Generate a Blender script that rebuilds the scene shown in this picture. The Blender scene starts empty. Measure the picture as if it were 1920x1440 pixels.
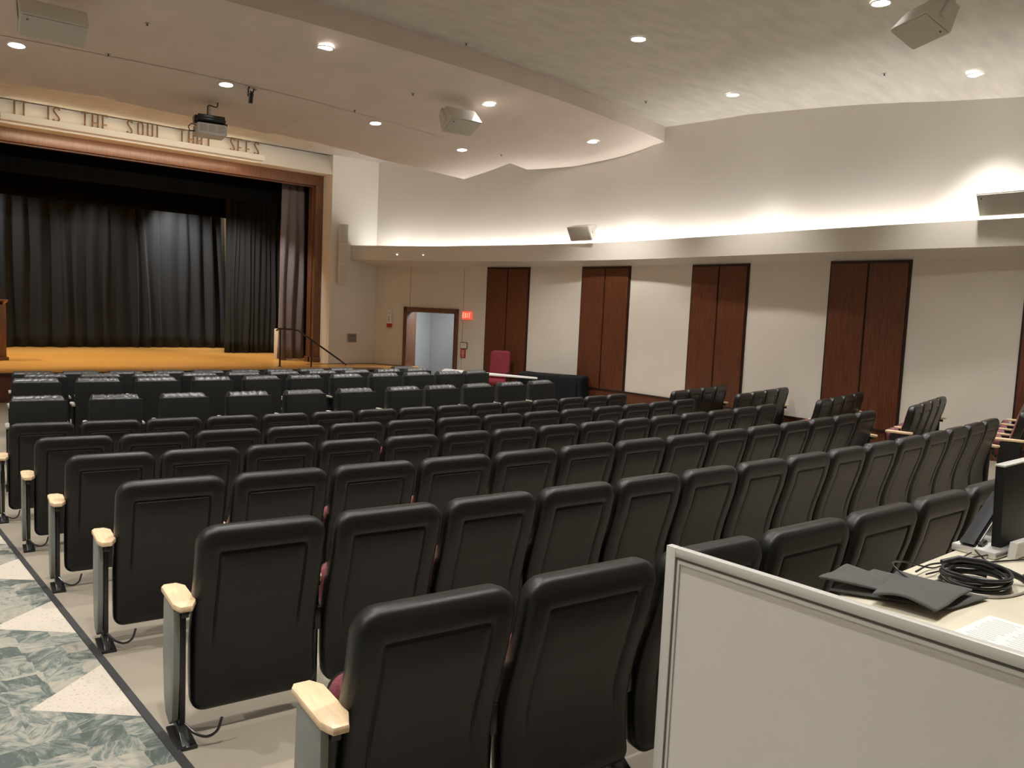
import bpy, bmesh, math, random, json
from math import sin, cos, pi, sqrt, atan2, hypot, radians
from mathutils import Vector, Matrix
random.seed(7)
SC = bpy.context.scene
COL = SC.collection
# ------------------------------------------------------------------ measured layout (metres, origin at the camera's eye)
LAY = json.loads('''{"rows":[{"R":34.325,"z":-0.786,"b":[-0.11834,-0.10259,-0.08607,-0.06984,-0.05291,-0.03612,-0.01963,-0.00312]},{"R":33.124,"z":-0.856,"b":[-0.12193,-0.10561,-0.08948,-0.07353,-0.05778,-0.04221,-0.02651,-0.01054,0.00547,0.02139,0.03771,0.05453,0.07105,0.08725,0.10371,0.12058]},{"R":31.89,"z":-0.927,"b":[-0.12532,-0.10777,-0.09008,-0.07234,-0.0546,-0.03685,-0.01906,-0.00121,0.01667,0.03483,0.05307,0.07084,0.08843,0.10658,0.12543]},{"R":30.632,"z":-1.007,"b":[-0.12934,-0.11149,-0.09372,-0.07619,-0.05888,-0.04174,-0.02479,-0.00793,0.00908,0.02618,0.0433,0.06066,0.07811,0.09594,0.11433,0.13243]},{"R":29.377,"z":-1.087,"b":[-0.13305,-0.11386,-0.09444,-0.07479,-0.05493,-0.03501,-0.01525,0.00428,0.02369,0.04324,0.06269,0.08171,0.10072,0.11988,0.13902]},{"R":28.115,"z":-1.155,"b":[-0.13811,-0.1188,-0.0994,-0.07995,-0.06063,-0.04143,-0.02232,-0.00338,0.01545,0.03411,0.05273,0.0716,0.09081,0.11019,0.12906,0.14717]}],"side":[{"z":-1.109,"p":[10.307,7.793],"d":[0.9747,0.2235],"pitch":0.536},{"z":-1.044,"p":[10.449,6.741],"d":[0.9762,0.2168],"pitch":0.575},{"z":-0.967,"p":[10.182,5.355],"d":[0.9774,0.2116],"pitch":0.539},{"z":-0.889,"p":[9.959,4.102],"d":[0.9756,0.2194],"pitch":0.595},null],"g1":[9.636,2.96,-0.822],"cov":[{"R":26.65,"z":-1.12,"a":[-0.12674,-0.09967,-0.07293,-0.04534,-0.01867,0.00826,0.03665,0.0608,0.08726,0.11395,0.14092]},{"R":25.2,"z":-1.075,"a":[-0.1453,-0.12466,-0.09839,-0.07157,-0.04413,-0.01706,0.00872,0.03567,0.06238,0.08849,0.11499,0.14]},{"R":24.2,"z":-1.107,"a":[-0.11822,-0.09157,-0.06491,-0.03826,-0.01161,0.01504,0.0417,0.06835,0.095,0.12166]},{"R":23.1,"z":-1.17,"a":[-0.12182,-0.09629,-0.07117,-0.04469,-0.01901,0.00663,0.03276,0.05731,0.08303,0.148]}]}''')
CX, CY = 5.051, 35.842          # centre of the curved rows
KS = 1.06                       # scale of the outer shell measurements
ZO = 2.6                        # eye height above the front floor
def floor_z(x, y):
    R = hypot(x - CX, y - CY)
    return min(-1.60, max(-2.06, -1.69 - .065 * (33.12 - R)))
def pol(R, a): return (CX + R * sin(a), CY - R * cos(a))
E_DOWN = 185; E_FRONT = 170; E_COVE = 3.7; E_STAGE = 235; EXPO = 1.35

# ------------------------------------------------------------------ materials
MATS = {}
def mat(name, col, rough=.5, metal=0., bump=0., bscale=60., var=0., vscale=8., spec=.5, stretch=None, emis=None, estr=0., coat=0., sheen=0.):
    if name in MATS: return MATS[name]
    m = bpy.data.materials.new(name); m.use_nodes = True
    nt = m.node_tree; b = nt.nodes['Principled BSDF']
    c = (*col, 1)
    b.inputs['Base Color'].default_value = c
    b.inputs['Roughness'].default_value = rough
    b.inputs['Metallic'].default_value = metal
    b.inputs['Specular IOR Level'].default_value = spec
    if coat: b.inputs['Coat Weight'].default_value = coat; b.inputs['Coat Roughness'].default_value = .25
    if sheen: b.inputs['Sheen Weight'].default_value = sheen
    if emis: b.inputs['Emission Color'].default_value = (*emis, 1); b.inputs['Emission Strength'].default_value = estr
    tc = nt.nodes.new('ShaderNodeTexCoord'); mp = nt.nodes.new('ShaderNodeMapping')
    nt.links.new(tc.outputs['Object'], mp.inputs['Vector'])
    if stretch: mp.inputs['Scale'].default_value = stretch
    if var:
        n = nt.nodes.new('ShaderNodeTexNoise'); n.inputs['Scale'].default_value = vscale; n.inputs['Detail'].default_value = 5
        nt.links.new(mp.outputs[0], n.inputs['Vector'])
        r = nt.nodes.new('ShaderNodeValToRGB')
        r.color_ramp.elements[0].position = .3; r.color_ramp.elements[1].position = .7
        r.color_ramp.elements[0].color = (*[max(0, v * (1 - var)) for v in col], 1)
        r.color_ramp.elements[1].color = (*[min(1, v * (1 + var)) for v in col], 1)
        nt.links.new(n.outputs['Fac'], r.inputs[0]); nt.links.new(r.outputs[0], b.inputs['Base Color'])
    if bump:
        n = nt.nodes.new('ShaderNodeTexNoise'); n.inputs['Scale'].default_value = bscale; n.inputs['Detail'].default_value = 3
        nt.links.new(mp.outputs[0], n.inputs['Vector'])
        bp = nt.nodes.new('ShaderNodeBump'); bp.inputs['Strength'].default_value = bump; bp.inputs['Distance'].default_value = .004
        nt.links.new(n.outputs['Fac'], bp.inputs['Height']); nt.links.new(bp.outputs[0], b.inputs['Normal'])
    MATS[name] = m
    return m
WALLP = mat('wall_fabric', (.70, .645, .565), .85, bump=.25, bscale=180, var=.03, vscale=1.2)
WALLW = mat('wall_paint', (.73, .70, .655), .8, bump=.12, bscale=90, var=.015, vscale=1)
CEIL = mat('ceiling_paint', (.68, .61, .555), .75, bump=.3, bscale=50, var=.04, vscale=1.6)
PLAST = mat('ceiling_plaster', (.55, .525, .475), .7, bump=.9, bscale=14, var=.09, vscale=2.2, stretch=(1, 2.6, 1))
FASC = mat('fascia_paint', (.68, .635, .565), .6, bump=.1, bscale=90)
MAHOG = mat('mahogany', (.112, .036, .016), .34, bump=.15, bscale=30, var=.35, vscale=6, stretch=(9, 9, .7), spec=.5)
MAHOG2 = mat('mahogany_frame', (.150, .068, .038), .33, bump=.15, bscale=30, var=.28, vscale=5, stretch=(7, 7, .7))
DKWOOD = mat('dark_wood_edge', (.022, .009, .006), .5)
MAPLE = mat('maple', (.78, .58, .36), .35, var=.12, vscale=7, stretch=(14, 1.5, 4), bump=.05, bscale=60)
BPLAST = mat('black_plastic', (.0095, .0090, .0084), .37, bump=.2, bscale=420, spec=.45)
BSTEEL = mat('black_steel', (.012, .012, .012), .3, spec=.6)
GPANEL = mat('grey_end_panel', (.21, .215, .20), .42, var=.03)
BURG = mat('burgundy_fabric', (.17, .028, .035), .9, bump=.6, bscale=260, var=.35, vscale=120, sheen=.25)
BFAB = mat('black_vinyl', (.0075, .0085, .0082), .62, bump=.25, bscale=120, spec=.3)
BVIN = mat('dark_grey_vinyl', (.042, .042, .042), .36, bump=.2, bscale=90)
TGREY = mat('tan_grey_plastic', (.42, .38, .33), .5)
OFFW = mat('offwhite_cabinet', (.68, .65, .59), .55, bump=.05, bscale=200)
GRILLE = mat('speaker_grille', (.55, .53, .47), .7, bump=.5, bscale=500)
WHITEM = mat('white_plastic', (.80, .79, .76), .4)
ALU = mat('brushed_aluminium', (.70, .69, .65), .36, metal=.35)
DARKG = mat('dark_gasket', (.13, .125, .115), .5)
PANELG = mat('grey_laminate', (.74, .71, .67), .45, bump=.06, bscale=200, var=.02, vscale=3)
TABLET = mat('table_laminate', (.70, .64, .50), .32, var=.06, vscale=5)
CLOTHG = mat('dark_grey_cloth', (.075, .072, .068), .9, bump=.5, bscale=300, sheen=.2)
CLOTHB = mat('black_cloth', (.008, .0095, .010), .85, bump=.4, bscale=200, spec=.2)
RUBBER = mat('black_rubber', (.02, .02, .02), .35)
PAPER = mat('paper', (.82, .80, .76), .8)
INK = mat('printed_ink', (.35, .35, .34), .8)
RED = mat('red_sign', (.50, .03, .02), .5)
CURT = mat('black_velour', (.020, .021, .022), .93, bump=.4, bscale=250, sheen=.06, spec=.2)
CURTG = mat('mauve_grey_velour', (.16, .135, .15), .9, bump=.4, bscale=250, sheen=.2)
STAGEW = mat('stage_maple', (.62, .33, .09), .33, var=.16, vscale=4, stretch=(1.2, 16, 1), bump=.04, bscale=30)
CONC = mat('vinyl_floor', (.315, .275, .215), .36, var=.09, vscale=1.6, bump=.05, bscale=8, spec=.45)
STRIP = mat('carpet_edge', (.03, .03, .03), .6)
CORR = mat('corridor_paint', (.43, .445, .45), .7)
TANW = mat('stage_back_wall', (.50, .42, .32), .8)
LETM = mat('bronze_letters', (.16, .09, .05), .45, metal=.3)
LAMP = mat('lamp_lens', (1, 1, 1), .4, emis=(1, .97, .90), estr=9)
EXITM = mat('exit_letters', (.9, .05, .03), .5, emis=(1, .05, .03), estr=5)
EXITB = mat('exit_plate', (.62, .22, .18), .5, emis=(1, .1, .06), estr=.25)
SCREEN = mat('dark_screen', (.012, .012, .013), .5, spec=.2)
def carpet_mat():
    m = bpy.data.materials.new('patterned_carpet'); m.use_nodes = True
    nt = m.node_tree; N = nt.nodes; L = nt.links; b = N['Principled BSDF']; b.inputs['Roughness'].default_value = .95
    tc = N.new('ShaderNodeTexCoord'); sep = N.new('ShaderNodeSeparateXYZ'); L.new(tc.outputs['Object'], sep.inputs[0])
    def M(op, a, c=None, clamp=False):
        n = N.new('ShaderNodeMath'); n.operation = op; n.use_clamp = clamp
        for i, v in enumerate((a, c)):
            if v is None: continue
            if isinstance(v, (int, float)): n.inputs[i].default_value = v
            else: L.new(v, n.inputs[i])
        return n.outputs[0]
    # tile-wise rotated streaks
    ck = N.new('ShaderNodeTexVoronoi'); ck.distance = 'CHEBYCHEV'; ck.inputs['Scale'].default_value = 6.5; ck.inputs['Randomness'].default_value = .35
    L.new(tc.outputs['Object'], ck.inputs['Vector'])
    sepc = N.new('ShaderNodeSeparateColor'); L.new(ck.outputs['Color'], sepc.inputs[0])
    rot = N.new('ShaderNodeVectorRotate'); rot.rotation_type = 'Z_AXIS'; L.new(tc.outputs['Object'], rot.inputs['Vector'])
    L.new(M('MULTIPLY', sepc.outputs[0], 3.1), rot.inputs['Angle'])
    mp = N.new('ShaderNodeMapping'); mp.inputs['Scale'].default_value = (9, 27, 1); L.new(rot.outputs[0], mp.inputs['Vector'])
    n1 = N.new('ShaderNodeTexNoise'); n1.inputs['Scale'].default_value = 1.; n1.inputs['Detail'].default_value = 9; n1.inputs['Roughness'].default_value = .7; n1.inputs['Distortion'].default_value = .9
    L.new(mp.outputs[0], n1.inputs['Vector'])
    mixv = M('ADD', n1.outputs['Fac'], M('MULTIPLY', M('SUBTRACT', sepc.outputs[1], .5), .28))
    r = N.new('ShaderNodeValToRGB'); cr = r.color_ramp
    cr.elements[0].position = .36; cr.elements[0].color = (.075, .092, .082, 1)
    cr.elements[1].position = .66; cr.elements[1].color = (.32, .295, .24, 1)
    e = cr.elements.new(.46); e.color = (.135, .155, .138, 1)
    e = cr.elements.new(.53); e.color = (.225, .23, .195, 1)
    L.new(mixv, r.inputs[0])
    # pale triangles along the edge
    yy = M('MULTIPLY', M('FRACT', M('DIVIDE', M('ADD', sep.outputs[1], .6775), 1.245)), 1.245)   # centred where yy = .645
    dy = M('ABSOLUTE', M('SUBTRACT', yy, .6225))
    dx = M('SUBTRACT', M('ADD', M('MULTIPLY', sep.outputs[1], .024), .875), sep.outputs[0])
    tri = M('LESS_THAN', M('ADD', dy, dx), .347)
    sp = N.new('ShaderNodeTexNoise'); sp.inputs['Scale'].default_value = 90; L.new(tc.outputs['Object'], sp.inputs['Vector'])
    r2 = N.new('ShaderNodeValToRGB'); r2.color_ramp.elements[0].position = .30; r2.color_ramp.elements[0].color = (.33, .28, .23, 1)
    r2.color_ramp.elements[1].position = .42; r2.color_ramp.elements[1].color = (.50, .44, .37, 1); L.new(sp.outputs['Fac'], r2.inputs[0])
    mx = N.new('ShaderNodeMix'); mx.data_type = 'RGBA'; L.new(tri, mx.inputs[0]); L.new(r.outputs[0], mx.inputs[6]); L.new(r2.outputs[0], mx.inputs[7])
    L.new(mx.outputs[2], b.inputs['Base Color'])
    bp = N.new('ShaderNodeBump'); bp.inputs['Strength'].default_value = .5; bp.inputs['Distance'].default_value = .003
    nf = N.new('ShaderNodeTexNoise'); nf.inputs['Scale'].default_value = 240; L.new(tc.outputs['Object'], nf.inputs['Vector'])
    L.new(nf.outputs['Fac'], bp.inputs['Height']); L.new(bp.outputs[0], b.inputs['Normal'])
    return m
CARP = carpet_mat()
# ------------------------------------------------------------------ mesh helpers
class MB:
    def __init__(s): s.bm = bmesh.new()
    def poly(s, pts):
        return s.bm.faces.new([s.bm.verts.new(p) for p in pts])
    def box(s, c, d, rz=0., bev=0., rx=0., ry=0.):
        M = Matrix.Translation(c) @ Matrix.Rotation(rz, 4, 'Z') @ Matrix.Rotation(ry, 4, 'Y') @ Matrix.Rotation(rx, 4, 'X')
        r = bmesh.ops.create_cube(s.bm, size=1., matrix=M @ Matrix.Diagonal((*d, 1)))
        if bev:
            es = list({e for v in r['verts'] for e in v.link_edges})
            bmesh.ops.bevel(s.bm, geom=es, offset=bev, segments=2, affect='EDGES', profile=.5)
        return s
    def span(s, a, b, bev=0.):
        c = [(p + q) / 2 for p, q in zip(a, b)]; d = [abs(p - q) for p, q in zip(a, b)]
        return s.box(c, d, bev=bev)
    def prism(s, pts, axis, lo, hi, bev=0.):
        def P(u, v, w):
            return {'x': (w, u, v), 'y': (u, w, v), 'z': (u, v, w)}[axis]
        A = [s.bm.verts.new(P(u, v, lo)) for u, v in pts]; B = [s.bm.verts.new(P(u, v, hi)) for u, v in pts]
        n = len(pts); fs = [s.bm.faces.new(A), s.bm.faces.new(B)]
        for i in range(n): fs.append(s.bm.faces.new((A[i], A[(i + 1) % n], B[(i + 1) % n], B[i])))
        bmesh.ops.recalc_face_normals(s.bm, faces=fs)
        if bev:
            es = list({e for f in fs[:2] for e in f.edges})
            bmesh.ops.bevel(s.bm, geom=es, offset=bev, segments=2, affect='EDGES', profile=.5)
        return s
    def cyl(s, a, b, r, n=14, r2=None, cap=True):
        a = Vector(a); b = Vector(b); d = b - a; q = d.to_track_quat('Z', 'Y').to_matrix().to_4x4()
        bmesh.ops.create_cone(s.bm, cap_ends=cap, segments=n, radius1=r, radius2=r if r2 is None else r2, depth=d.length, matrix=Matrix.Translation((a + b) / 2) @ q)
        return s
    def tube(s, pts, r, n=8, closed=False):
        pts = [Vector(p) for p in pts]; m = len(pts); rings = []; up = Vector((0, 0, 1))
        for i, p in enumerate(pts):
            t = (pts[(i + 1) % m] - pts[i - 1]) if (closed or 0 < i < m - 1) else (pts[1] - pts[0] if i == 0 else pts[-1] - pts[-2])
            t.normalize(); a = t.cross(up)
            if a.length < 1e-3: a = t.cross(Vector((1, 0, 0)))
            a.normalize(); b = a.cross(t)
            if rings and a.dot(pa) < 0: a, b = -a, -b
            pa = a
            rings.append([s.bm.verts.new(p + (a * cos(2 * pi * k / n) + b * sin(2 * pi * k / n)) * r) for k in range(n)])
        for i in range(m if closed else m - 1):
            A, B = rings[i], rings[(i + 1) % m]
            for k in range(n): s.bm.faces.new((A[k], A[(k + 1) % n], B[(k + 1) % n], B[k]))
        if not closed:
            s.bm.faces.new(rings[0][::-1]); s.bm.faces.new(rings[-1])
        return s
    def grid(s, rows, closed=False):
        V = [[s.bm.verts.new(p) for p in r] for r in rows]
        for A, B in zip(V, V[1:]):
            for k in range(len(A) - 1): s.bm.faces.new((A[k], A[k + 1], B[k + 1], B[k]))
        return V
    def sphere(s, c, r, sc=(1, 1, 1), seg=14):
        bmesh.ops.create_uvsphere(s.bm, u_segments=seg, v_segments=seg // 2 + 2, radius=r, matrix=Matrix.Translation(c) @ Matrix.Diagonal((*sc, 1)))
        return s
    def build(s, name, m, parent=None, smooth=True, recalc=True, angle=40):
        if recalc: bmesh.ops.recalc_face_normals(s.bm, faces=s.bm.faces)
        me = bpy.data.meshes.new(name); s.bm.to_mesh(me); s.bm.free()
        me.materials.append(m)
        if smooth:
            me.polygons.foreach_set('use_smooth', [True] * len(me.polygons))
            try: me.set_sharp_from_angle(angle=radians(angle))
            except Exception: pass
        o = bpy.data.objects.new(name, me); COL.objects.link(o)
        if parent: o.parent = parent
        return o
def tag(o, label=None, cat=None, group=None, kind=None):
    if label: o['label'] = label
    if cat: o['category'] = cat
    if group: o['group'] = group
    if kind: o['kind'] = kind
    return o
def empty(name, loc, rz=0., label=None, cat=None, group=None):
    o = bpy.data.objects.new(name, None); o.empty_display_size = .1; COL.objects.link(o)
    o.location = loc; o.rotation_euler = (0, 0, rz)
    return tag(o, label, cat, group)
def struct(mb, name, m, parent=None, **k):
    o = mb.build(name, m, parent, **k)
    if not parent: o['kind'] = 'structure'
    return o
def copy_tree(o, parent=None):
    c = o.copy(); COL.objects.link(c)
    if parent: c.parent = parent
    for ch in [q for q in bpy.data.objects if q.parent == o]: copy_tree(ch, c)
    return c
def kids(o): return KID.get(o.name, [])
def spline(pts, n=6):
    P = [Vector((*p, 0)) if len(p) == 2 else Vector(p) for p in pts]; out = []
    P = [P[0] * 2 - P[1]] + P + [P[-1] * 2 - P[-2]]
    for i in range(1, len(P) - 2):
        for k in range(n):
            t = k / n; a, b, c, d = P[i - 1:i + 3]
            out.append(.5 * ((2 * b) + (c - a) * t + (2 * a - 5 * b + 4 * c - d) * t * t + (3 * b - a - 3 * c + d) * t ** 3))
    out.append(P[-2]); return out
# ------------------------------------------------------------------ outer shell
ZTOP = 3.43 * KS
FZ = -2.06
WALL = [(10.4, 17.45), (10.75, 16.5), (11.1, 15.5), (11.4, 14.2), (11.6, 12.9), (11.7, 11.5), (11.72, 10.2), (11.68, 8.9), (11.6, 7.8), (11.5, 6.8), (11.45, 5.8), (11.42, 5), (11.3, 3.6), (11.2, 1), (11.2, -4)]
WS = [(p.x * KS, p.y * KS) for p in spline(WALL, 5)]
def wall_at(y, off=0.):
    """point on the right wall at depth y (shell metres), moved off into the room"""
    for (x0, y0), (x1, y1) in zip(WS, WS[1:]):
        if y1 <= y <= y0:
            t = (y - y0) / (y1 - y0); x = x0 + (x1 - x0) * t
            n = Vector((y1 - y0, -(x1 - x0))); n.normalize()
            if n.x > 0: n = -n
            return Vector((x + n.x * off, y + n.y * off)), atan2(n.y, n.x)
    return Vector((WS[-1][0], y)), pi
def wallband(y0, y1, z0, z1, off0, off1, name, m, parent=None, n=None, **k):
    """slab that follows the curved wall between two depths"""
    mb = MB(); n = n or max(2, int(abs(y1 - y0) / .35)); rows = []
    for i in range(n + 1):
        y = y0 + (y1 - y0) * i / n
        a, _ = wall_at(y, off0); b, _ = wall_at(y, off1)
        rows.append([(a.x, a.y, z0), (b.x, b.y, z0), (b.x, b.y, z1), (a.x, a.y, z1), (a.x, a.y, z0)])
    V = mb.grid(rows)
    mb.bm.faces.new(V[0][:4]); mb.bm.faces.new(V[-1][:4])
    bmesh.ops.remove_doubles(mb.bm, verts=mb.bm.verts, dist=1e-5)
    return mb.build(name, m, parent, **k)
def ceil_z(x, y):
    yw = y / KS
    T = [(20, 3.43), (9.8, 3.43), (7.96, 3.36), (6.6, 3.23), (6.06, 3.18), (5.28, 3.09), (3.79, 2.87), (1, 2.6), (-6, 2.4)]
    zw = 2.4
    for (a, za), (b, zb) in zip(T, T[1:]):
        if b <= yw <= a: zw = zb + (za - zb) * (yw - b) / (a - b)
    w, _ = wall_at(max(min(y, 18.4), -4), 0)
    d = max(0., min(1., (w.x - x) / 4.5))
    return (3.43 - (3.43 - zw) * (1 - d) ** 2) * KS
# floor
mb = MB(); xs = [-3.2 + .5 * i for i in range(34)]; ys = [-4.4 + .3 * i for i in range(78)]
mb.grid([[(x, y, floor_z(x, y)) for x in xs] for y in ys]); struct(mb, 'floor', CONC, recalc=True)
mb = MB(); ys2 = [-4.2 + .2 * i for i in range(71)]
mb.grid([[(x, y, floor_z(x, y) + .006) for x in (-1.35, -.6, .2, .875 + .024 * y)] for y in ys2]); struct(mb, 'floor_carpet', CARP)
mb = MB(); mb.grid([[(x + .024 * y, y, floor_z(x, y) + z) for x, z in ((.873, .007), (.876, .011), (.906, .011), (.909, .0))] for y in ys2]); struct(mb, 'trim_1', STRIP)
# right wall (lower + upper in one skin, thick)
mb = MB(); rows = []
for x, y in WS: rows.append([(x, y, -2.2), (x, y, 3.9), (x + .2, y, 3.9), (x + .2, y, -2.2)])
# leave a hole for the doorway: wall built in two runs plus a head piece
DY0, DY1, DZ = 17.49, 16.09, -.14
def wallrun(y0, y1, z0, z1):
    n = max(2, int(abs(y0 - y1) / .3))
    R = []
    for i in range(n + 1):
        y = y0 + (y1 - y0) * i / n; a, _ = wall_at(y); R.append([(a.x, a.y, z0), (a.x, a.y, z1), (a.x + .18, a.y + .06, z1), (a.x + .18, a.y + .06, z0), (a.x, a.y, z0)])
    V = mb.grid(R); mb.bm.faces.new(V[0][:4]); mb.bm.faces.new(V[-1][:4])
wallrun(18.497, DY0 + .085, -2.2, 1.0); wallrun(DY1 - .06, -4.2, -2.2, 1.0); wallrun(DY0 + .085, DY1 - .06, DZ + .05, 1.0)
struct(mb, 'wall_right', WALLP)
mb = MB(); wallrun(18.497, -4.2, 1.0, 3.9); struct(mb, 'wall_right_upper', WALLW)
# other walls, back of the hall
mb = MB(); mb.span((-3.3, -4.4, -2.2), (-3.1, 18.6, 3.9)); struct(mb, 'wall_left', WALLP)
mb = MB(); mb.span((-3.3, -4.6, -2.2), (12.3, -4.3, 3.9)); struct(mb, 'wall_back', WALLP)
# upper ceiling with a soft cove at the right side
mb = MB(); xs = [-3.2 + .45 * i for i in range(36)]; ys = [-4.5 + .35 * i for i in range(67)]
mb.grid([[(x, y, ceil_z(x, y)) for x in xs] for y in ys]); struct(mb, 'ceiling', PLAST)
# stage wall: right part, jamb, header, recessed lettering wall
SY = 18.5; JX = 9.72; JXL = 1.0; HZ = 3.15
mb = MB(); mb.span((JX, SY, -2.2), (11.6, SY + .47, 3.7)); mb.span((-3.3, SY, -2.2), (JXL, SY + .47, 3.7)); struct(mb, 'wall_stage', WALLW, smooth=False)
mb = MB(); mb.prism([(SY, HZ), (SY + .47, HZ), (SY + .47, 3.7), (SY + .33, 3.7)], 'x', JXL, JX); struct(mb, 'wall_stage_header', WALLW, smooth=False)
# lettering shelf
mb = MB(); mb.span((2.53 * KS, 17.3 * KS, 3.01 * KS), (7.45 * KS, 18.62, 3.13 * KS), bev=.006); struct(mb, 'trim_2', WALLW)
# proscenium frame in wood: face + reveal
OT = 3.095; fw = .2; FY = SY + .47
mb = MB()
mb.span((JX - fw, FY, -1.54), (JX + .02, FY + .40, OT - fw), bev=.01); mb.span((JXL - .02, FY, -1.54), (JXL + fw, FY + .40, OT - fw), bev=.01)
mb.span((JXL - .02, FY, OT - fw), (JX + .02, FY + .40, OT + .07), bev=.01)
mb.span((JX - fw - .03, FY + .12, -1.54), (JX - fw, FY + .2, OT - fw), bev=.006)
mb.span((JXL, FY + .12, OT - fw - .03), (JX, FY + .2, OT - fw + .01), bev=.006)
mb.span((JX - fw - .03, FY - .03, -1.54), (JX + .02, FY + .42, -1.40), bev=.008)
struct(mb, 'trim_3', MAHOG2)
# stage platform
mb = MB(); mb.span((-3.1, 17.0, -1.60), (9.0, 27.2, -1.54)); mb.span((9.0, 17.35, -1.60), (11.7, 27.2, -1.54)); struct(mb, 'floor_stage', STAGEW, smooth=False)
mb = MB(); mb.span((-3.1, 16.96, -2.2), (9.0, 17.0, -1.555), bev=.004); mb.span((9.0, 17.0, -2.2), (9.04, 17.4, -1.555)); struct(mb, 'trim_4', MAHOG, smooth=False)
mb = MB(); mb.span((-3.1, 16.93, -1.575), (9.0, 17.03, -1.53), bev=.008); struct(mb, 'trim_5', DKWOOD)
# stage interior
mb = MB(); mb.span((-3.2, 27.0, -1.6), (12, 27.2, 4)); struct(mb, 'wall_stage_rear', TANW, smooth=False)
mb = MB(); mb.span((11.6, 18.9, -1.6), (11.8, 27.2, 4)); struct(mb, 'wall_stage_right', TANW, smooth=False)
mb = MB(); mb.span((-3.4, 18.9, -1.6), (-3.2, 27.2, 4)); struct(mb, 'wall_stage_left', TANW, smooth=False)
mb = MB(); mb.span((-3.4, 18.9, 3.95), (12, 27.2, 4.1)); struct(mb, 'ceiling_stage', mat('stage_loft', (.02, .02, .02), .9), smooth=False)
# fascia + cove trough on the right wall
fp = [(9.69, 17.45), (10.03, 16.8), (10.64, 15.62), (10.95, 14.4), (11.27, 12.9), (11.49, 11.35), (11.5, 10), (11.38, 8.68), (11.19, 6.75), (11.1, 5.7), (11.05, 4.95), (11.0, 3.55), (10.9, 1.5), (10.9, -4)]
FP = [(p.x * KS, p.y * KS) for p in spline(fp, 4)]
zb, zt, zj = 1.05 * KS, 1.386 * KS, .95 * KS
mb = MB(); R = []
for (x, y) in FP:
    w, _ = wall_at(min(y, 18.49)); wx = w.x + .02
    if y > 18.3: wx = 11.05
    R.append([(x, y, zt), (x, y, zb), (wx, y + .0, zj), (wx, y, zj + .08), (x + .04, y, zb + .1), (x + .04, y, zt), (x, y, zt)])
mb.grid(R); struct(mb, 'trim_6', FASC, angle=30)
# wainscot, its cap, wood panels
def wain():
    for i, (a, b) in enumerate(((18.45, 17.62), (15.98, -4))):
        o = wallband(a, b, -2.1, -1.55, .0, .03, 'baseboard_right', MAHOG); o['kind'] = 'structure'
        o = wallband(a, b, -1.56, -1.53, .0, .042, 'trim_7', DKWOOD); o['kind'] = 'structure'
wain()
mb = MB(); mb.span((9.1, SY - .035, -2.1), (11.04, SY, -1.55), bev=.004); struct(mb, 'baseboard_stage', MAHOG, smooth=False)
mb = MB(); mb.span((9.1, SY - .045, -1.56), (11.04, SY, -1.53), bev=.004); struct(mb, 'trim_8', DKWOOD)
# ------------------------------------------------------------------ suspended ceiling panels over the front of the hall
def interp(T, v):
    if v <= T[0][0]: return T[0][1]
    for (a, p), (b, q) in zip(T, T[1:]):
        if v <= b: return p + (q - p) * (v - a) / (b - a)
    return T[-1][1]
ZA = [(23.4, 2.95), (24.0, 2.95), (24.8, 2.955), (25.9, 3.015), (26.4, 3.08), (26.8, 3.16), (26.95, 3.17)]
XA = [(23.5, 11.25), (24.0, 11.45), (24.8, 11.66), (25.9, 11.70), (26.9, 11.72)]
RC = [(4, 24.55), (5.5, 24.45), (6.8, 24.3), (8.6, 24.1), (10.0, 23.82), (11.25, 23.66)]
RF = [(1.9, 22.72), (3.36, 22.93), (3.37, 22.76), (5.87, 22.39), (5.88, 22.53), (7.75, 22.34), (7.76, 22.27), (8.5, 22.15), (10.7, 22.16)]
def rowA(X0s, rf, zf, na=46):
    rows = []
    return rows
def pt(R, X, z): return (X * KS, (CY - sqrt(R * R - (X - CX) ** 2)) * KS, z * KS)
mb = MB(); rows = []
nx = 44; nt = 14
for i in range(nt + 1):
    t = i / nt; row = []
    Rr = 26.9 + (23.66 - 26.9) * t; xe = interp(XA, Rr)
    for j in range(nx + 1):
        X = -3.0 + (xe + 3.0) * j / nx
        R = 26.95 + (interp(RC, X) - 26.95) * t
        row.append(pt(R, X, interp(ZA, R)))
    rows.append(row)
V = mb.grid(rows)
# back face (beam) and right-hand skirt
top = [pt(26.95, -3.0 + (interp(XA, 26.9) + 3.0) * j / nx, 3.45) for j in range(nx + 1)]
TV = [mb.bm.verts.new(p) for p in top]
for j in range(nx): mb.bm.faces.new((V[0][j], V[0][j + 1], TV[j + 1], TV[j]))
SK = [mb.bm.verts.new((V[i][nx].co.x, V[i][nx].co.y, V[i][nx].co.z + .16)) for i in range(nt + 1)]
for i in range(nt): mb.bm.faces.new((V[i][nx], V[i + 1][nx], SK[i + 1], SK[i]))
struct(mb, 'ceiling_cloud_rear', CEIL, angle=30)
mb = MB(); rows = []; X1 = 10.6
xs = sorted(set([-3 + 13.72 * j / 60 for j in range(61)] + [3.365, 3.375, 5.872, 5.882, 7.752, 7.762]))
for i in range(6):
    t = i / 5; row = []
    for X in xs:
        Xe = X if X < 9 else 9 + (X - 9) * ((10.594 + .124 * t) - 9) / (10.72 - 9)
        R = interp(RC, Xe) + .06 + (interp(RF, Xe) - interp(RC, Xe) - .06) * t
        row.append(pt(R, Xe, 2.9485 - .1485 * t - .012 * sin(pi * t)))
    rows.append(row)
rows.append([(x, y, z + .09) for x, y, z in rows[-1]])
rows.append([(x, y - .25, z + .05) for x, y, z in rows[-1]])
V = mb.grid(rows)
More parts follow.
